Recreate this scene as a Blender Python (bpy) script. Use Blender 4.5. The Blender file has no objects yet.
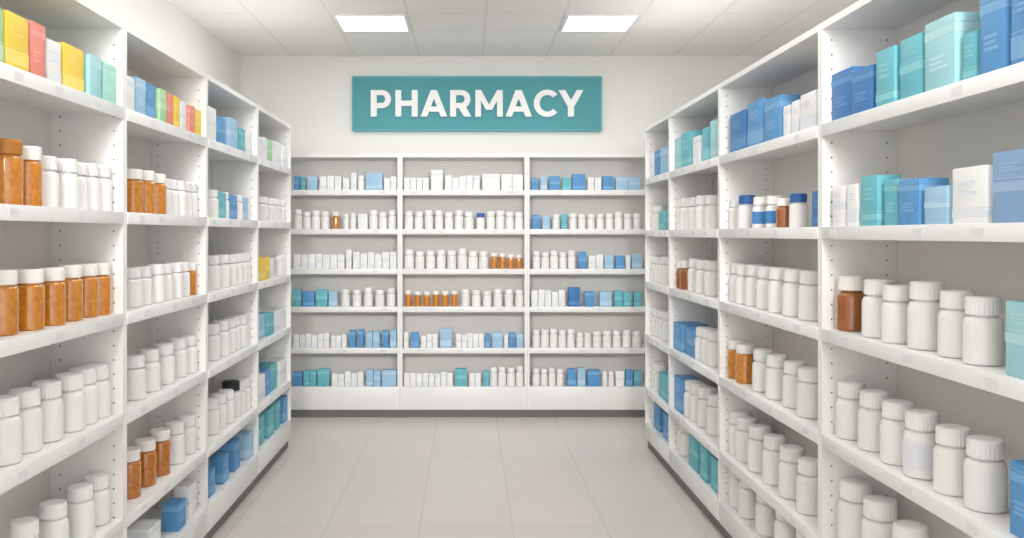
import bpy, bmesh, math, random, re
from mathutils import Vector
random.seed(7)
SC = bpy.context.scene
COL = SC.collection
SC.view_settings.view_transform = 'Standard'
SC.view_settings.look = 'None'
PI = math.pi

# ------------------------------------------------------------------ measures
F = 910.0            # focal length in pixels of the photograph
VX, VY = 468.0, 234.0
CAMH = 1.45
W = 1.205            # half width of the aisle
DEP = 0.265          # depth of the side shelving
YB = 7.18            # front of the back shelving
DB = 0.26
YW = 7.47            # back wall
CEIL = 2.91
XL, XR = -1.87, 2.75
YF = -1.6

# ------------------------------------------------------------------ materials
def lin(c):
    c = c / 255.0
    return c / 12.92 if c <= 0.04045 else ((c + 0.055) / 1.055) ** 2.4
def rgb(r, g, b): return (lin(r), lin(g), lin(b), 1.0)
def mat(name, col, rough=0.5, spec=0.4, noise=0.0, nscale=8.0, emit=None):
    m = bpy.data.materials.new(name); m.use_nodes = True
    nt = m.node_tree; p = nt.nodes['Principled BSDF']
    p.inputs['Base Color'].default_value = col
    p.inputs['Roughness'].default_value = rough
    p.inputs['Specular IOR Level'].default_value = spec
    if noise > 0:
        tc = nt.nodes.new('ShaderNodeTexCoord'); n = nt.nodes.new('ShaderNodeTexNoise')
        n.inputs['Scale'].default_value = nscale; n.inputs['Detail'].default_value = 4
        nt.links.new(tc.outputs['Object'], n.inputs['Vector'])
        mx = nt.nodes.new('ShaderNodeMix'); mx.data_type = 'RGBA'
        mx.inputs['A'].default_value = tuple(c * (1 - noise) for c in col[:3]) + (1,)
        mx.inputs['B'].default_value = tuple(min(1, c * (1 + noise)) for c in col[:3]) + (1,)
        nt.links.new(n.outputs['Fac'], mx.inputs['Factor'])
        nt.links.new(mx.outputs['Result'], p.inputs['Base Color'])
    if emit:
        p.inputs['Emission Color'].default_value = emit[0]
        p.inputs['Emission Strength'].default_value = emit[1]
    return m
def grid_mat(name, c1, c2, cm, w, h, mortar, off, rough, spec, bump, var=0.03):
    m = bpy.data.materials.new(name); m.use_nodes = True
    nt = m.node_tree; p = nt.nodes['Principled BSDF']
    p.inputs['Roughness'].default_value = rough
    p.inputs['Specular IOR Level'].default_value = spec
    tc = nt.nodes.new('ShaderNodeTexCoord'); mp = nt.nodes.new('ShaderNodeMapping')
    mp.inputs['Location'].default_value = (off[0], off[1], 0)
    b = nt.nodes.new('ShaderNodeTexBrick')
    b.offset = 0.0; b.squash = 1.0
    b.inputs['Color1'].default_value = c1; b.inputs['Color2'].default_value = c2; b.inputs['Mortar'].default_value = cm
    b.inputs['Scale'].default_value = 1.0; b.inputs['Mortar Size'].default_value = mortar
    b.inputs['Mortar Smooth'].default_value = 0.1; b.inputs['Bias'].default_value = 0.0
    b.inputs['Brick Width'].default_value = w; b.inputs['Row Height'].default_value = h
    nt.links.new(tc.outputs['Object'], mp.inputs['Vector']); nt.links.new(mp.outputs['Vector'], b.inputs['Vector'])
    n = nt.nodes.new('ShaderNodeTexNoise'); n.inputs['Scale'].default_value = 9; n.inputs['Detail'].default_value = 6
    nt.links.new(tc.outputs['Object'], n.inputs['Vector'])
    rp = nt.nodes.new('ShaderNodeMapRange'); rp.inputs['To Min'].default_value = 1 - var; rp.inputs['To Max'].default_value = 1 + var
    nt.links.new(n.outputs['Fac'], rp.inputs['Value'])
    mx = nt.nodes.new('ShaderNodeMix'); mx.data_type = 'RGBA'; mx.blend_type = 'MULTIPLY'; mx.inputs['Factor'].default_value = 1
    nt.links.new(b.outputs['Color'], mx.inputs['A']); nt.links.new(rp.outputs['Result'], mx.inputs['B'])
    nt.links.new(mx.outputs['Result'], p.inputs['Base Color'])
    bp = nt.nodes.new('ShaderNodeBump'); bp.inputs['Strength'].default_value = bump; bp.inputs['Distance'].default_value = 0.003
    bp.invert = True
    nt.links.new(b.outputs['Fac'], bp.inputs['Height']); nt.links.new(bp.outputs['Normal'], p.inputs['Normal'])
    return m
def amber_mat(name, dark, light, scale):
    m = bpy.data.materials.new(name); m.use_nodes = True
    nt = m.node_tree; p = nt.nodes['Principled BSDF']
    p.inputs['Roughness'].default_value = 0.1; p.inputs['Specular IOR Level'].default_value = 0.6
    p.inputs['Transmission Weight'].default_value = 0.15
    p.inputs['Coat Weight'].default_value = 1.0; p.inputs['Coat Roughness'].default_value = 0.04
    tc = nt.nodes.new('ShaderNodeTexCoord'); v = nt.nodes.new('ShaderNodeTexVoronoi')
    v.feature = 'SMOOTH_F1'; v.inputs['Smoothness'].default_value = 1.0
    v.inputs['Scale'].default_value = scale
    mp = nt.nodes.new('ShaderNodeMapping'); mp.inputs['Scale'].default_value = (1, 1, 2.2)
    nt.links.new(tc.outputs['Object'], mp.inputs['Vector']); nt.links.new(mp.outputs['Vector'], v.inputs['Vector'])
    cr = nt.nodes.new('ShaderNodeValToRGB')
    cr.color_ramp.elements[0].position = 0.1; cr.color_ramp.elements[0].color = light
    cr.color_ramp.elements[1].position = 0.7; cr.color_ramp.elements[1].color = dark
    nt.links.new(v.outputs['Distance'], cr.inputs['Fac'])
    nt.links.new(cr.outputs['Color'], p.inputs['Base Color'])
    return m

M = {}
M['wall'] = mat('wall_paint', rgb(243, 242, 239), 0.8, 0.2, 0.01, 3)
M['floor'] = grid_mat('floor_tile', rgb(221, 215, 209), rgb(218, 212, 206), rgb(203, 197, 191), 0.46, 0.46, 0.0035, (0.24, 0.1), 0.28, 0.5, 0.12, 0.03)
M['ceil'] = grid_mat('ceiling_tile', rgb(250, 248, 245), rgb(247, 245, 242), rgb(237, 235, 232), 0.52, 0.52, 0.009, (0.92, 0.22), 0.9, 0.1, 0.06)
M['shelf'] = mat('white_laminate', rgb(245, 244, 242), 0.4, 0.35, 0.008, 5)
M['back'] = mat('grey_back_panel', rgb(235, 232, 228), 0.6, 0.25, 0.008, 4)
M['rail'] = mat('white_rail', rgb(239, 239, 238), 0.3, 0.4, 0.008, 6)
M['tag'] = mat('price_tag_paper', rgb(228, 229, 231), 0.6, 0.2, 0.02, 30)
M['hole'] = mat('hole_shadow', rgb(130, 127, 124), 0.8, 0.1, 0.02, 30)
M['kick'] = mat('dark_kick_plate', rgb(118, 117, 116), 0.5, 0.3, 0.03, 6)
M['sign'] = mat('teal_sign', rgb(82, 160, 169), 0.5, 0.3, 0.02, 3)
M['signedge'] = mat('teal_sign_edge', rgb(108, 180, 187), 0.45, 0.35, 0.02, 3)
M['letter'] = mat('white_letter', rgb(250, 250, 249), 0.4, 0.3, 0.003, 5)
M['glow'] = mat('light_diffuser', rgb(255, 255, 255), 0.5, 0.2, 0, 1, ((1, 0.99, 0.97, 1), 9.6))
M['frame'] = mat('light_frame', rgb(240, 240, 240), 0.4, 0.3, 0.01, 5)
M['wplastic'] = mat('white_bottle_plastic', rgb(239, 238, 236), 0.22, 0.5, 0.006, 4)
M['wcap'] = mat('white_cap_plastic', rgb(244, 243, 242), 0.38, 0.4, 0.006, 4)
M['bcap'] = mat('blue_cap_plastic', rgb(50, 98, 165), 0.4, 0.4, 0.02, 4)
M['kcap'] = mat('black_cap_plastic', rgb(42, 42, 46), 0.4, 0.4, 0.02, 4)
M['amber'] = amber_mat('amber_plastic', rgb(206, 124, 24), rgb(226, 150, 44), 6)
M['amberd'] = amber_mat('dark_amber_plastic', rgb(190, 106, 22), rgb(208, 130, 38), 6)
M['brown'] = amber_mat('brown_amber_glass', rgb(160, 86, 26), rgb(172, 98, 36), 5)
M['acap'] = mat('amber_cap_plastic', rgb(184, 118, 48), 0.35, 0.45, 0.04, 5)
M['creamcap'] = mat('cream_cap_plastic', rgb(246, 243, 237), 0.4, 0.4, 0.01, 5)
M['glabel'] = mat('grey_paper_label', rgb(226, 228, 233), 0.6, 0.2, 0.02, 10)
M['blabel'] = mat('blue_paper_label', rgb(78, 138, 200), 0.55, 0.3, 0.02, 10)
BOX = {  # code: (colour word, body, print)
 'by': ('yellow', (244, 210, 80), (247, 222, 118)), 'bc': ('coral pink', (236, 146, 132), (240, 164, 152)),
 'bw': ('white', (241, 241, 241), (226, 231, 237)), 'bt': ('teal', (108, 186, 198), (136, 202, 211)),
 'bp': ('pale teal', (162, 212, 218), (184, 223, 228)), 'bb': ('blue', (94, 154, 206), (126, 176, 219)),
 'bd': ('dark blue', (68, 124, 182), (96, 148, 199)), 'bs': ('sky blue', (162, 200, 228), (188, 215, 236)),
 'bg': ('pale green', (172, 214, 166), (198, 226, 190)), 'bn': ('greyish blue', (140, 174, 212), (164, 190, 222)),
 'bm': ('mint', (168, 220, 206), (192, 230, 219))}
for k, (nm, c, d) in BOX.items():
    s = nm.replace(' ', '_')
    M[k] = mat(s + '_carton', rgb(*c), 0.5, 0.3, 0.02, 12)
    M[k + '2'] = mat(s + '_print', rgb(*d), 0.5, 0.3, 0.02, 12)

# ------------------------------------------------------------------ mesh helpers
def add_box(bm, x0, x1, y0, y1, z0, z1, mi=0):
    vs = [bm.verts.new(p) for p in ((x0,y0,z0),(x1,y0,z0),(x1,y1,z0),(x0,y1,z0),(x0,y0,z1),(x1,y0,z1),(x1,y1,z1),(x0,y1,z1))]
    for f in ((0,3,2,1),(4,5,6,7),(0,1,5,4),(1,2,6,5),(2,3,7,6),(3,0,4,7)):
        fc = bm.faces.new([vs[i] for i in f]); fc.material_index = mi
def bevel(bm, off, seg=2):
    bmesh.ops.bevel(bm, geom=list(bm.edges), offset=off, segments=seg, profile=0.5, affect='EDGES')
def mesh(name, bm, mats, smooth=True):
    bmesh.ops.recalc_face_normals(bm, faces=list(bm.faces))
    me = bpy.data.meshes.new(name); bm.to_mesh(me); bm.free()
    for m in mats: me.materials.append(m)
    if smooth:
        me.polygons.foreach_set('use_smooth', [True] * len(me.polygons))
        me.set_sharp_from_angle(angle=math.radians(32))
    return me
def link(name, me, parent=None):
    o = bpy.data.objects.new(name, me); COL.objects.link(o)
    if parent: o.parent = parent
    return o
def boxpart(name, dims, m, parent, bev=0.0):
    bm = bmesh.new(); add_box(bm, *dims)
    if bev: bevel(bm, bev)
    return link(name, mesh(name, bm, [m]), parent)
def lathe(bm, prof, seg=28, ribs=None, mi=0):
    rings = []
    for (r, z) in prof:
        if r <= 1e-6:
            rings.append([bm.verts.new((0, 0, z))])
        else:
            ring = []
            for i in range(seg):
                rr = r * (0.955 if (ribs and ribs[0] <= z <= ribs[1] and i % 2) else 1.0)
                a = 2 * PI * i / seg
                ring.append(bm.verts.new((rr * math.cos(a), rr * math.sin(a), z)))
            rings.append(ring)
    for a, b in zip(rings, rings[1:]):
        for i in range(seg):
            j = (i + 1) % seg
            if len(a) == 1 and len(b) == 1: continue
            if len(a) == 1: f = bm.faces.new((a[0], b[i], b[j]))
            elif len(b) == 1: f = bm.faces.new((a[i], a[j], b[0]))
            else: f = bm.faces.new((a[i], a[j], b[j], b[i]))
            f.material_index = mi
def empty(name, loc, rz=0.0, scale=(1, 1, 1)):
    o = bpy.data.objects.new(name, None); COL.objects.link(o)
    o.empty_display_size = 0.05
    o.location = loc; o.rotation_euler = (0, 0, rz); o.scale = scale
    return o
def tag(o, label, cat, group=None):
    o['label'] = label; o['category'] = cat
    if group: o['group'] = group

# ------------------------------------------------------------------ room
def struct(name, dims, m):
    o = boxpart(name, dims, m, None); o['kind'] = 'structure'; return o
struct('floor', (XL - .1, XR + .1, YF, YW + .1, -0.1, 0.0), M['floor'])
struct('ceiling', (XL - .1, XR + .1, YF, YW + .1, CEIL, CEIL + .1), M['ceil'])
struct('wall_back', (XL - .1, XR + .1, YW, YW + .1, 0.0, CEIL), M['wall'])
struct('wall_left', (XL - .1, XL, YF, YW, 0.0, CEIL), M['wall'])
struct('wall_right', (XR, XR + .1, YF, YW, 0.0, CEIL), M['wall'])

# ------------------------------------------------------------------ shelving
ORD = ['first','second','third','fourth','fifth','sixth','seventh','eighth','ninth','tenth','eleventh','twelfth','thirteenth','fourteenth','fifteenth','sixteenth']
def shelving(width, depth, H, shelves, kick, loc, rz, label, group):
    root = empty('shelving_unit', loc, rz)
    tag(root, label, 'shelving', group)
    w = width - 0.002; t = 0.018; hx = w / 2
    boxpart('back_panel', (-hx + t, hx - t, depth - .012, depth, kick, H - t), M['back'], root)
    for s in (-1, 1):
        bm = bmesh.new()
        x0, x1 = (-hx, -hx + t) if s < 0 else (hx - t, hx)
        add_box(bm, x0, x1, 0, depth, kick, H)
        xi = (x1 + .0004) if s < 0 else (x0 - .0004)
        for yc in (0.032, depth - 0.045):
            z = kick + 0.14
            while z < H - 0.05:
                vs = [bm.verts.new((xi, yc + .0035 * math.cos(a * PI / 3), z + .0035 * math.sin(a * PI / 3))) for a in range(6)]
                f = bm.faces.new(vs); f.material_index = 1
                z += 0.05
        link('side_panel', mesh('side_panel', bm, [M['shelf'], M['hole']], False), root)
    boxpart('top_panel', (-hx + t, hx - t, 0, depth, H - t * 1.3, H), M['shelf'], root)
    base = shelves[-1]
    for zt in shelves[:-1]:
        sh = boxpart('shelf', (-hx + t, hx - t, 0.004, depth - .012, zt - .022, zt), M['shelf'], root)
        boxpart('price_rail', (-hx + t + .001, hx - t - .001, -0.003, 0.004, zt - .042, zt + .001), M['rail'], sh, 0.0015)
        n = random.choice((2, 3, 3, 4))
        for i in range(n):
            xc = -hx + w * (i + 0.5 + random.uniform(-.25, .25)) / n
            boxpart('price_tag', (xc - .026, xc + .026, -0.0038, -0.003, zt - .032, zt - .010), M['tag'], sh)
    boxpart('base_shelf', (-hx + t, hx - t, 0.004, depth - .012, base - .022, base), M['shelf'], root)
    boxpart('base_panel', (-hx + t, hx - t, -0.003, 0.012, kick, base + .001), M['rail'], root, 0.0015)
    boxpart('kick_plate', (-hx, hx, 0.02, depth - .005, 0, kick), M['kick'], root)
    return root
ZL = [1.893, 1.527, 1.173, 0.821, 0.456, 0.190]
ZR = [1.823, 1.474, 1.128, 0.769, 0.410, 0.168]
ZB = [1.797, 1.489, 1.174, 0.875, 0.550, 0.244]
YLs = [2.19, 3.197, 4.20, 5.22, 6.195]
YRs = [1.90, 3.115, 4.369, 5.455, 6.195]
XBs = [-1.539, -0.537, 0.466, 1.468]
HL, HR, HB = 2.19, 2.17, 2.08
NEAR = ['nearest', 'second nearest', 'third nearest', 'farthest']
for i in range(4):
    shelving(YLs[i+1] - YLs[i], DEP, HL, ZL, 0.07, (-W, (YLs[i] + YLs[i+1]) / 2, 0), PI / 2,
             '%s white shelving bay along the left side of the aisle' % NEAR[i], 'white shelving bays')
    shelving(YRs[i+1] - YRs[i], DEP, HR, ZR, 0.07, (W, (YRs[i] + YRs[i+1]) / 2, 0), -PI / 2,
             '%s white shelving bay along the right side of the aisle' % NEAR[i], 'white shelving bays')
for i, nm in enumerate(('left', 'middle', 'right')):
    shelving(XBs[i+1] - XBs[i], DB, HB, ZB, 0.063, ((XBs[i] + XBs[i+1]) / 2, YB, 0), 0,
             '%s white shelving bay against the back wall below the sign' % nm, 'white shelving bays')

# ------------------------------------------------------------------ bottles (height 1, radius 0.5, scaled per bottle)
P_BODY = [(0,0),(.44,0),(.48,.010),(.5,.03),(.5,.56),(.497,.592),(.487,.628),(.468,.66),(.44,.686),(.40,.703),(.335,.710),(.33,.78),(0,.78)]
P_CAP = [(0,.738),(.425,.738),(.442,.748),(.442,.945),(.433,.975),(.41,.993),(.37,1.0),(0,1.0)]
P_VIAL = [(0,0),(.46,0),(.49,.010),(.5,.025),(.5,.69),(.49,.718),(.455,.74),(.39,.747),(.37,.80),(0,.80)]
P_VCAP = [(0,.772),(.455,.772),(.47,.782),(.47,.96),(.458,.983),(.433,1.0),(0,1.0)]
def bm_of(prof, seg=32, ribs=None):
    bm = bmesh.new(); lathe(bm, prof, seg, ribs); return bm
BM = {}
for key, body, cap, bmat, cmat in (('w', P_BODY, P_CAP, 'wplastic', 'wcap'), ('a', P_VIAL, P_VCAP, 'amber', 'creamcap'), ('am', P_VIAL, P_VCAP, 'amberd', 'creamcap'),
        ('ac', P_VIAL, P_VCAP, 'amber', 'acap'), ('ar', P_BODY, P_CAP, 'brown', 'creamcap'), ('k', P_BODY, P_CAP, 'wplastic', 'kcap'),
        ('u', P_BODY, P_CAP, 'wplastic', 'bcap'), ('v', P_BODY, P_CAP, 'wplastic', 'wcap'), ('l', P_BODY, P_CAP, 'wplastic', 'wcap')):
    b = mesh('bottle_body', bm_of(body), [M[bmat]])
    c = mesh('bottle_cap', bm_of(cap, 52, (.745, .95)), [M[cmat]])
    bm = bmesh.new(); lathe(bm, body, 18, None, 0); lathe(bm, cap, 18, None, 1)
    s = mesh('small_bottle', bm, [M[bmat], M[cmat]])
    lab = None
    if key in ('v', 'l'):
        bm = bmesh.new(); lathe(bm, [(.4985,.14),(.505,.14),(.505,.53),(.4985,.53)], 32)
        lab = mesh('bottle_label', bm, [M['blabel' if key == 'v' else 'glabel']])
    BM[key] = (b, c, s, lab)
LOOK = {'w': 'white pill bottle', 'a': 'white-capped amber pill bottle', 'am': 'white-capped dark amber bottle', 'ac': 'amber-capped amber pill bottle', 'ar': 'brown glass bottle',
        'k': 'black-capped white bottle', 'u': 'blue-capped white bottle', 'v': 'blue-labelled white bottle', 'l': 'grey-labelled white bottle'}
def bottle(kind, x, y, z, r, h, small):
    b, c, s, lab = BM[kind]
    sc = (2 * r, 2 * r, h)
    if small and not lab:
        o = link('pill_bottle', s); o.location = (x, y, z); o.scale = sc
    else:
        o = empty('pill_bottle', (x, y, z), random.uniform(0, 6), sc)
        link('body', b, o); link('cap', c, o)
        if lab: link('label', lab, o)
    return o
def carton(kind, x, y, z, w, d, h, rz, small, style):
    """box with width w along local x, front face towards local -y"""
    hx, hy = w / 2, d / 2
    bm = bmesh.new(); add_box(bm, -hx, hx, -hy, hy, 0, h)
    bevel(bm, min(0.0022, w * .06), 2)
    e = 0.0006
    add_box(bm, -hx * .93, hx * .93, -hy * .96, hy * .9, h - .001, h + e)        # tuck flap on the top
    def band(bb, mi=0):
        z0, z1 = ((.12, .24), (.74, .86), (.44, .58), (.10, .36))[style]
        add_box(bb, -hx - e, hx + e, -hy - e, hy + e, h * z0, h * z1, mi)
        z2 = z1 + .03
        add_box(bb, -hx - e, hx + e, -hy - e, hy + e, h * z2, h * (z2 + .02), mi)
    def panel(bb, mi=0):
        z0, z1 = ((.52, .80), (.30, .52), (.72, .86), (.62, .82))[style]
        for q in range(3):
            za = z0 + (z1 - z0) * q / 3
            add_box(bb, -hx * .66, hx * (.5, .25, .4)[q], -hy - e, -hy + .002, h * za, h * (za + (z1 - z0) * .2), mi)
    if small:
        band(bm, 1)
        o = link('medicine_box', mesh('medicine_box', bm, [M[kind], M[kind + '2']]))
        o.location = (x, y, z); o.rotation_euler = (0, 0, rz)
    else:
        o = empty('medicine_box', (x, y, z), rz)
        link('carton', mesh('carton', bm, [M[kind]]), o)
        b2 = bmesh.new(); band(b2); link('printed_band', mesh('printed_band', b2, [M[kind + '2']], False), o)
        b3 = bmesh.new(); panel(b3); link('printed_lines', mesh('printed_lines', b3, [M[kind + '2']], False), o)
    return o

# contents, left to right as seen from the aisle: kind[count] from to height
CELLS = {
('L',0,0): "bg -22 4 58;by 6 29 56;bc 31 47 55;bw 50 65 44;by 67 88 46;bp 90 102 43;bm 104 117 40",
('L',0,1): "ac 0 18 66;a 19 38 61;w5 38 115 48",
('L',0,2): "a6 -8 112 57",
('L',0,3): "w6 -8 114 58",
('L',0,4): "w4 12 114 53",
('L',1,0): "bw 127 138 36;bs 139 149 38;bb 150 159 36;bg 160 167 34;bc 168 174 33;by 175 181 32;bw 182 188 30;bc 189 195 28;by 196 202 26",
('L',1,1): "a3 126 163 43;w5 163 204 34",
('L',1,2): "w6 127 186 37;a 187 198 32",
('L',1,3): "w5 126 198 40",
('L',1,4): "am3 124 168 46;w2 168 198 39",
('L',1,5): "bw 152 164 28;bb 178 186 27;bw 190 198 32",
('L',2,0): "bw 209 217 34;bb 219 227 28;bs 229 238 30;bt 240 246 24;bw 249 255 24",
('L',2,1): "w2 209 222 28;bt 222 229 26;bb 231 238 24;w2 238 249 24;bs 250 255 22",
('L',2,2): "w6 209 256 31",
('L',2,3): "w6 209 255 33",
('L',2,4): "w3 209 230 34;k 232 243 36;w2 244 256 30",
('L',2,5): "bb 211 217 26;bb 224 230 27;bb 236 242 29;bs 248 254 25",
('L',3,0): "bw2 259 268 24;bg 268 273 22;bw3 274 289 22",
('L',3,1): "w6 259 289 23",
('L',3,2): "by 260 266 22;by 267 271 22;bw 272 276 20;w2 276 288 20",
('L',3,3): "bs 260 267 24;bt 268 274 22;bw2 275 287 20",
('L',3,4): "bw 259 265 26;bb 266 272 26;bt 273 279 26;bw 280 287 24",
('L',3,5): "bt 260 266 28;bt 269 274 28;bt 277 281 27;bb 284 288 25",
('R',3,0): "bw 647 652 24;bb 653 659 26;bs 660 667 27",
('R',3,1): "w2 648 657 24;bt2 658 668 21",
('R',3,2): "w4 648 668 26",
('R',3,3): "w4 648 668 27",
('R',3,4): "w2 649 657 26;bt2 658 668 25",
('R',3,5): "bb 650 656 24;w 656 661 26;bb 662 668 25",
('R',2,0): "bp 672 679 32;bt 681 690 35;bw 692 699 28;bt 701 708 34;bp 710 717 39",
('R',2,1): "w6 672 716 32",
('R',2,2): "ar2 674 690 28;w3 690 717 34",
('R',2,3): "bb 673 682 27;bb 686 695 28;w3 697 718 34",
('R',2,4): "bb 673 681 34;w4 682 718 38",
('R',2,5): "w2 672 686 36;bt 688 697 32;bt 700 707 34;bt 710 717 32",
('R',1,0): "bd 728 743 40;bb 745 760 46;bb 762 778 44;bw 780 787 32;bw 789 797 34;bw 799 815 38",
('R',1,1): "w 727 740 30;u 740 754 34;v 754 768 32;v 768 781 32;ar 781 792 30;u 792 805 34;bd 808 817 36",
('R',1,2): "w7 726 817 43",
('R',1,3): "a2 727 752 38;w4 754 818 45",
('R',1,4): "w6 725 818 46",
('R',1,5): "w5 726 818 49",
('R',0,0): "bd 826 847 50;bd 850 871 46;bt 875 894 58;bt 897 920 63;bp 923 954 72;bt 957 972 50;bb 976 1002 85;bb 1006 1030 90",
('R',0,1): "bw 832 845 40;bw 847 858 42;bt 861 878 50;bt 881 895 46;bb 898 920 46;bs 923 947 38;bw 950 985 57;bn 989 1030 73",
('R',0,2): "ar 837 861 55;w 862 889 59;w 884 910 57;w 908 937 67;w 939 967 66;w 966 999 68;bp 1003 1034 76",
('R',0,3): "w 832 857 55;w 856 884 59;w 881 909 62;l 906 934 66;w 936 965 67;w 964 998 72;bb 1005 1034 75",
('R',0,4): "w 835 865 65;w 860 890 67;w 892 922 69",
('B',0,0): "bb 294 300 14;bt 301 306 13;bs 308 318 14;bw3 320 342 15;bw 343 350 12;bw 351 357 17;w 358 365 14;bs 366 383 17;bw2 384 397 13",
('B',0,1): "w4 294 330 19;a 331 341 16;w2 343 357 15;bw 358 368 15;w3 369 397 18",
('B',0,2): "bw7 294 345 15;bw 346 352 19;bw6 353 397 16",
('B',0,3): "bt 293 302 17;bb 303 315 15;bt 316 328 17;bs 329 338 15;w5 340 397 18",
('B',0,4): "bw6 294 330 14;bw3 331 347 13;bb 349 356 17;bb 358 364 18;bs2 366 380 16;bb 382 389 17;bs 390 397 17",
('B',0,5): "bb 293 303 14;bt2 304 317 16;bt 318 330 17;bw5 332 364 14;bs2 366 381 16;bs 382 397 16",
('B',1,0): "bw4 404 429 13;bw 431 443 20;bw5 445 480 14;bw 482 500 16;bw2 501 523 16",
('B',1,1): "w7 404 474 18;u 475 486 17;w4 487 525 18",
('B',1,2): "w8 404 489 19;a4 490 523 15",
('B',1,3): "a6 404 459 15;w6 460 525 17",
('B',1,4): "bw 404 409 15;bb 411 419 15;bw3 421 438 13;bs 440 452 19;bw5 456 484 14;bb 485 490 14;bs 492 503 15;bw 504 508 13;bb 509 515 15;bs 516 523 14",
('B',1,5): "bw8 404 453 14;bt 455 467 17;bw2 469 481 14;bt 483 489 15;w4 490 525 19",
('B',2,0): "bb 531 538 12;bs 540 547 13;bb 549 560 14;bt 562 571 13;bb 572 585 16;bw2 587 601 12;bb 602 613 14;bs2 615 640 14",
('B',2,1): "bb 532 540 14;bs 542 550 13;w 552 560 15;bt 561 567 15;w8 568 641 16",
('B',2,2): "w5 532 576 18;bb 578 586 17;bw2 588 603 14;bs 604 613 14;bb 615 624 13;bw 625 630 13;bs 631 641 14",
('B',2,3): "bw5 531 565 16;bd 568 580 19;bb 584 595 15;bs 599 611 15;bt2 614 631 16;bt 633 641 15",
('B',2,4): "w5 532 575 18;w2 576 591 16;w5 592 641 17",
('B',2,5): "w4 532 564 18;bb 567 576 17;bs 577 585 18;bb 587 600 16;w2 601 614 14;bw 615 624 15;bb 625 632 16;bt 633 641 15",
}
BAYNAME = {('L',0): 'nearest left-hand bay', ('L',1): 'second left-hand bay', ('L',2): 'third left-hand bay', ('L',3): 'farthest left-hand bay',
           ('R',0): 'nearest right-hand bay', ('R',1): 'second right-hand bay', ('R',2): 'third right-hand bay', ('R',3): 'farthest right-hand bay',
           ('B',0): 'left back-wall bay', ('B',1): 'middle back-wall bay', ('B',2): 'right back-wall bay'}
SHELF = ['top shelf', 'second shelf down', 'third shelf down', 'fourth shelf down', 'fifth shelf down', 'bottom shelf']
RUNNAME = {'L': 'left shelves', 'R': 'right shelves', 'B': 'back wall shelves'}
for (run, bay, sh), text in CELLS.items():
    small = run == 'B' or bay == 3
    zs = {'L': ZL, 'R': ZR, 'B': ZB}[run]; Ht = {'L': HL, 'R': HR, 'B': HB}[run]
    zt = zs[sh] + 0.0004
    gap = (zs[sh - 1] if sh else Ht) - zs[sh] - 0.055
    ys = {'L': YLs, 'R': YRs, 'B': XBs}[run]
    lo, hi = ys[bay] + .024, ys[bay + 1] - .024
    s = -1 if run == 'L' else 1
    plan = []          # [kind, centre along the shelf, half width, height, box?]
    for tok in text.split(';'):
        k, a, b, hp = tok.split()
        m = re.match(r'([a-z]+)(\d*)$', k); kind = m.group(1); n = int(m.group(2) or 1)
        a, b, hp = float(a), float(b), float(hp)
        isbox = kind in BOX
        if run == 'B':
            yy = YB + (.05 if isbox else .07)
            p0, p1 = (a - VX) * yy / F, (b - VX) * yy / F
            sc = yy / F
        else:
            xp = W + (.02 if isbox else .065)
            p0, p1 = F * xp / (s * (a - VX)), F * xp / (s * (b - VX))
            sc = abs(p0 + p1) / 2 / F
        h = min(hp * sc, gap)
        step = (p1 - p0) / n; pitch = abs(step)
        for i in range(n):
            c = p0 + step * (i + .5)
            if isbox:
                hh = min(h * (random.uniform(.88, 1.06) if n > 1 else 1), gap)
                half = (pitch - (.006 if run != 'B' else .004)) / 2
            else:
                half = min((.268 if kind not in ('a', 'ac', 'am') else .235) * h, .488 * pitch if n > 1 else .6 * pitch)
                hh = min(h * (random.uniform(.9, 1.06) if run == 'B' else random.uniform(.98, 1.015)), gap)
                if run == 'B': half *= random.uniform(.9, 1.0)
            plan.append([kind, c, half, hh, isbox])
    order = sorted(range(len(plan)), key=lambda i: plan[i][1])
    room = hi - lo; need = sum(2 * p[2] + .004 for p in plan)
    if need > room:
        for p in plan: p[2] *= room / need * .99
    for it in range(200):
        moved = False
        for i in order:
            p = plan[i]; q = min(max(p[1], lo + p[2]), hi - p[2])
            if abs(q - p[1]) > 1e-6: p[1] = q
        for i, j in zip(order, order[1:]):
            p, q = plan[i], plan[j]
            ov = p[2] + q[2] + .004 - (q[1] - p[1])
            if ov > 1e-5:
                p[1] -= ov / 2; q[1] += ov / 2; moved = True
        if not moved: break
    items = []
    for kind, c, half, hh, isbox in plan:
        if isbox:
            wd = 2 * half
            d = min(.15, max(.055, wd * random.uniform(.55, .75)))
            ins = .018 + random.uniform(0, .015)
            st = random.randrange(4)
            if run == 'B': o = carton(kind, c, YB + ins + d / 2, zt, wd, d, hh, 0, True, st)
            else: o = carton(kind, s * (W + ins + d / 2), c, zt, wd, d, hh, PI / 2 if run == 'L' else -PI / 2, small, st)
            look = BOX[kind][0] + ' medicine box'; cat = 'medicine box'
        else:
            ins = .022 + half + random.uniform(0, .012)
            if run == 'B': o = bottle(kind, c, YB + ins, zt, half, hh, True)
            else: o = bottle(kind, s * (W + ins), c, zt, half, hh, small)
            look = LOOK[kind]; cat = 'bottle'
        items.append((o, look, cat))
    cnt = {}
    for o, lk, cat in items: cnt[lk] = cnt.get(lk, 0) + 1
    seen = {}
    where = 'on %s of %s' % (SHELF[sh], BAYNAME[(run, bay)])
    for o, lk, cat in items:
        j = seen.get(lk, 0); seen[lk] = j + 1
        lab = ('only %s %s' % (lk, where)) if cnt[lk] == 1 else ('%s %s from left %s' % (ORD[j], lk, where))
        pl = lk + ('es' if lk.endswith('x') else 's')
        tag(o, lab, cat, '%s on the %s' % (pl, RUNNAME[run]))

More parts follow.
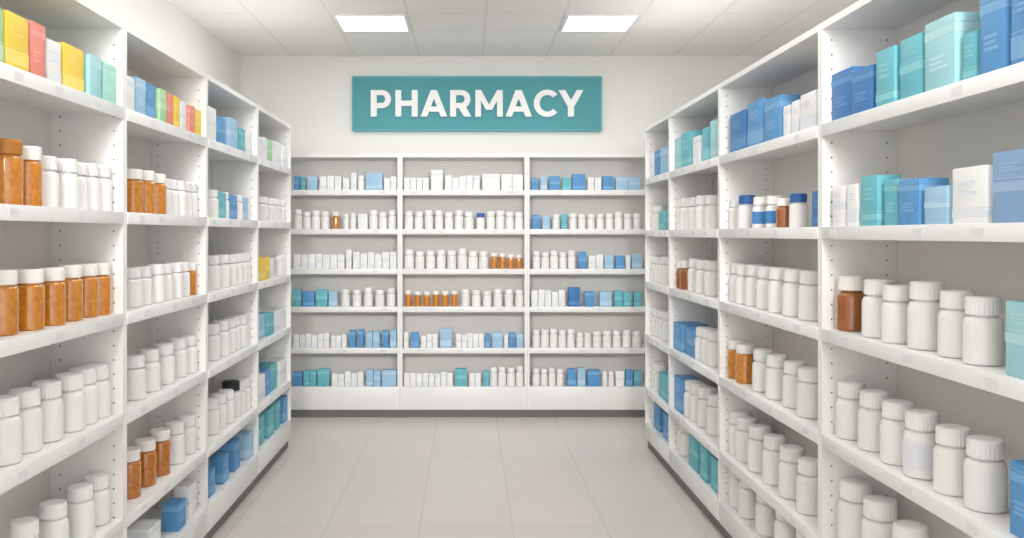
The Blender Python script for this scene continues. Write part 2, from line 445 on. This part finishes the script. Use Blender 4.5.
# ------------------------------------------------------------------ sign
sx, sz, sw, shh = 0.0735, 2.513, 2.04, 0.45
sign = empty('pharmacy_sign', (sx, YW, sz)); tag(sign, 'teal wall sign reading PHARMACY in raised white capitals', 'sign')
bm = bmesh.new(); add_box(bm, -sw/2, sw/2, -0.045, -0.001, -shh/2, shh/2)
bmesh.ops.bevel(bm, geom=[e for e in bm.edges if abs(e.verts[0].co.y - e.verts[1].co.y) > .01], offset=.016, segments=4, profile=.5, affect='EDGES')
link('sign_panel', mesh('sign_panel', bm, [M['sign']]), sign)
bm = bmesh.new(); bw_ = .009; X, Z = sw / 2 - .004, shh / 2 - .004
for d in ((-X + .014, X - .014, Z - bw_, Z), (-X + .014, X - .014, -Z, -Z + bw_), (-X, -X + bw_, -Z + .014, Z - .014), (X - bw_, X, -Z + .014, Z - .014)):
    add_box(bm, d[0], d[1], -.049, -.0445, d[2], d[3])
link('sign_border', mesh('sign_border', bm, [M['signedge']], False), sign)
S = 0.215
def arc(cx, cy, rx, ry, a0, a1, n=16):
    return [(cx + rx * math.cos(math.radians(a0 + (a1 - a0) * i / n)), cy + ry * math.sin(math.radians(a0 + (a1 - a0) * i / n))) for i in range(n + 1)]
T = .222
def bowl():
    o = [(T*.5, 1)] + arc(.42, .66, .335, .34, 90, -90) + [(T*.5, .32)]
    i = [(T*.5, .81)] + arc(.42, .66, .115, .15, 90, -90) + [(T*.5, .51)]
    return [o + i[::-1]]
LET = {
 'P': (.755, [[(0,0),(T,0),(T,1),(0,1)]] + bowl()),
 'R': (.785, [[(0,0),(T,0),(T,1),(0,1)]] + bowl() + [[(.525,.0),(.785,0),(.565,.42),(.30,.36)]]),
 'H': (.83, [[(0,0),(T,0),(T,1),(0,1)], [(.83-T,0),(.83,0),(.83,1),(.83-T,1)], [(T-.01,.40),(.84-T,.40),(.84-T,.60),(T-.01,.60)]]),
 'A': (.98, [[(0,0),(.238,0),(.605,1),(.375,1)], [(.742,0),(.98,0),(.605,1),(.375,1)], [(.22,.185),(.76,.185),(.69,.375),(.29,.375)]]),
 'M': (1.02, [[(0,0),(.212,0),(.212,1),(0,1)], [(.808,0),(1.02,0),(1.02,1),(.808,1)], [(0,1),(.21,1),(.62,.25),(.40,.25)], [(1.02,1),(.81,1),(.40,.25),(.62,.25)]]),
 'C': (.86, [arc(.5,.5,.5,.515,42,318,30) + arc(.5,.5,.28,.315,42,318,30)[::-1]]),
 'Y': (.92, [[(.349,0),(.571,0),(.571,.42),(.349,.42)], [(0,1),(.245,1),(.571,.42),(.355,.35)], [(.92,1),(.675,1),(.349,.42),(.565,.35)]]),
}
word = 'PHARMACY'
gaps = [.16, .11, .11, .15, .10, .07, .06]
tot = sum(LET[c][0] for c in word) + sum(gaps)
kx = (1.73 / S) / tot
u = -tot / 2
for i, ch in enumerate(word):
    wd, polys = LET[ch]
    bm = bmesh.new()
    for n, pl in enumerate(polys):
        yf = -0.074 - .0006 * n
        f = [bm.verts.new(((u + p[0]) * kx * S, yf, (p[1] - .5) * S)) for p in pl]
        g = [bm.verts.new(((u + p[0]) * kx * S, -0.0445, (p[1] - .5) * S)) for p in pl]
        bm.faces.new(f); bm.faces.new(g[::-1])
        for k in range(len(pl)):
            q = (k + 1) % len(pl); bm.faces.new((f[q], f[k], g[k], g[q]))
    o = link('letter', mesh('letter', bm, [M['letter']], False), sign)
    o['label'] = 'white raised letter ' + ch
    u += wd + (gaps[i] if i < len(gaps) else 0)

# ------------------------------------------------------------------ ceiling lights
rows = ['farthest', 'second farthest', 'middle', 'second nearest', 'nearest']
for j in range(5):  # rows past the first are out of view, added for their light
    for (lx, side) in ((-.655, 'left'), (.90, 'right')):
        L = empty('ceiling_light', (lx, 6.28 - 1.56 * j, CEIL))
        if j == 0: lab = 'glowing square ceiling panel above the %s end of the sign' % side
        else: lab = '%s added glowing square ceiling panel in the %s row, out of view' % (rows[j], side)
        tag(L, lab, 'ceiling light', 'square ceiling light panels')
        bm = bmesh.new(); hs = .25
        for d in ((-hs, hs, -hs, -hs + .025), (-hs, hs, hs - .025, hs), (-hs, -hs + .025, -hs + .025, hs - .025), (hs - .025, hs, -hs + .025, hs - .025)):
            add_box(bm, *d, -0.012, 0.0)
        link('frame', mesh('light_frame', bm, [M['frame']], False), L)
        boxpart('diffuser', (-hs + .025, hs - .025, -hs + .025, hs - .025, -0.008, -0.001), M['glow'], L)

# unseen area lamps added above the shelving tops to brighten the ceiling
def uplight(loc, sx_, sy_, power, tilt=0.0):
    l = bpy.data.lights.new('fill_uplight', 'AREA'); l.shape = 'RECTANGLE'; l.size = sx_; l.size_y = sy_; l.energy = power
    l.color = (1, .985, .965)
    o = bpy.data.objects.new('fill_uplight', l); COL.objects.link(o); o.location = loc; o.rotation_euler = (PI, tilt, 0)
uplight((-W - .10, 4.8, HL + .04), .16, 3.2, 7, -.5)
uplight((W + .10, 4.8, HR + .04), .16, 3.2, 9, .5)
# unseen spot lamps added overhead to lighten the inside of the back shelves
def spot(loc, target, power, deg):
    l = bpy.data.lights.new('track_spot', 'SPOT'); l.energy = power; l.spot_size = math.radians(deg); l.spot_blend = 1.0
    l.shadow_soft_size = .30; l.color = (1, .988, .97)
    o = bpy.data.objects.new('track_spot', l); COL.objects.link(o); o.location = loc
    o.rotation_euler = (Vector(target) - Vector(loc)).to_track_quat('-Z', 'Y').to_euler()
for x in (-.8, .8):
    spot((x, 0.2, 2.35), (x * .5, 7.3, 1.0), 350, 40)

# ------------------------------------------------------------------ world, camera
wd = bpy.data.worlds.new('World'); SC.world = wd; wd.use_nodes = True
bg = wd.node_tree.nodes['Background']; bg.inputs['Color'].default_value = (1, 0.99, 0.975, 1); bg.inputs['Strength'].default_value = 1.95
cam = bpy.data.cameras.new('Camera'); co = bpy.data.objects.new('Camera', cam); COL.objects.link(co)
co.location = (0, 0, CAMH); co.rotation_euler = (PI / 2, 0, 0)
cam.sensor_width = 36; cam.sensor_fit = 'HORIZONTAL'; cam.lens = 36 * F / 1024
cam.shift_x = (512 - VX) / 1024; cam.shift_y = -(269 - VY) / 1024
cam.clip_start = .05
SC.camera = co
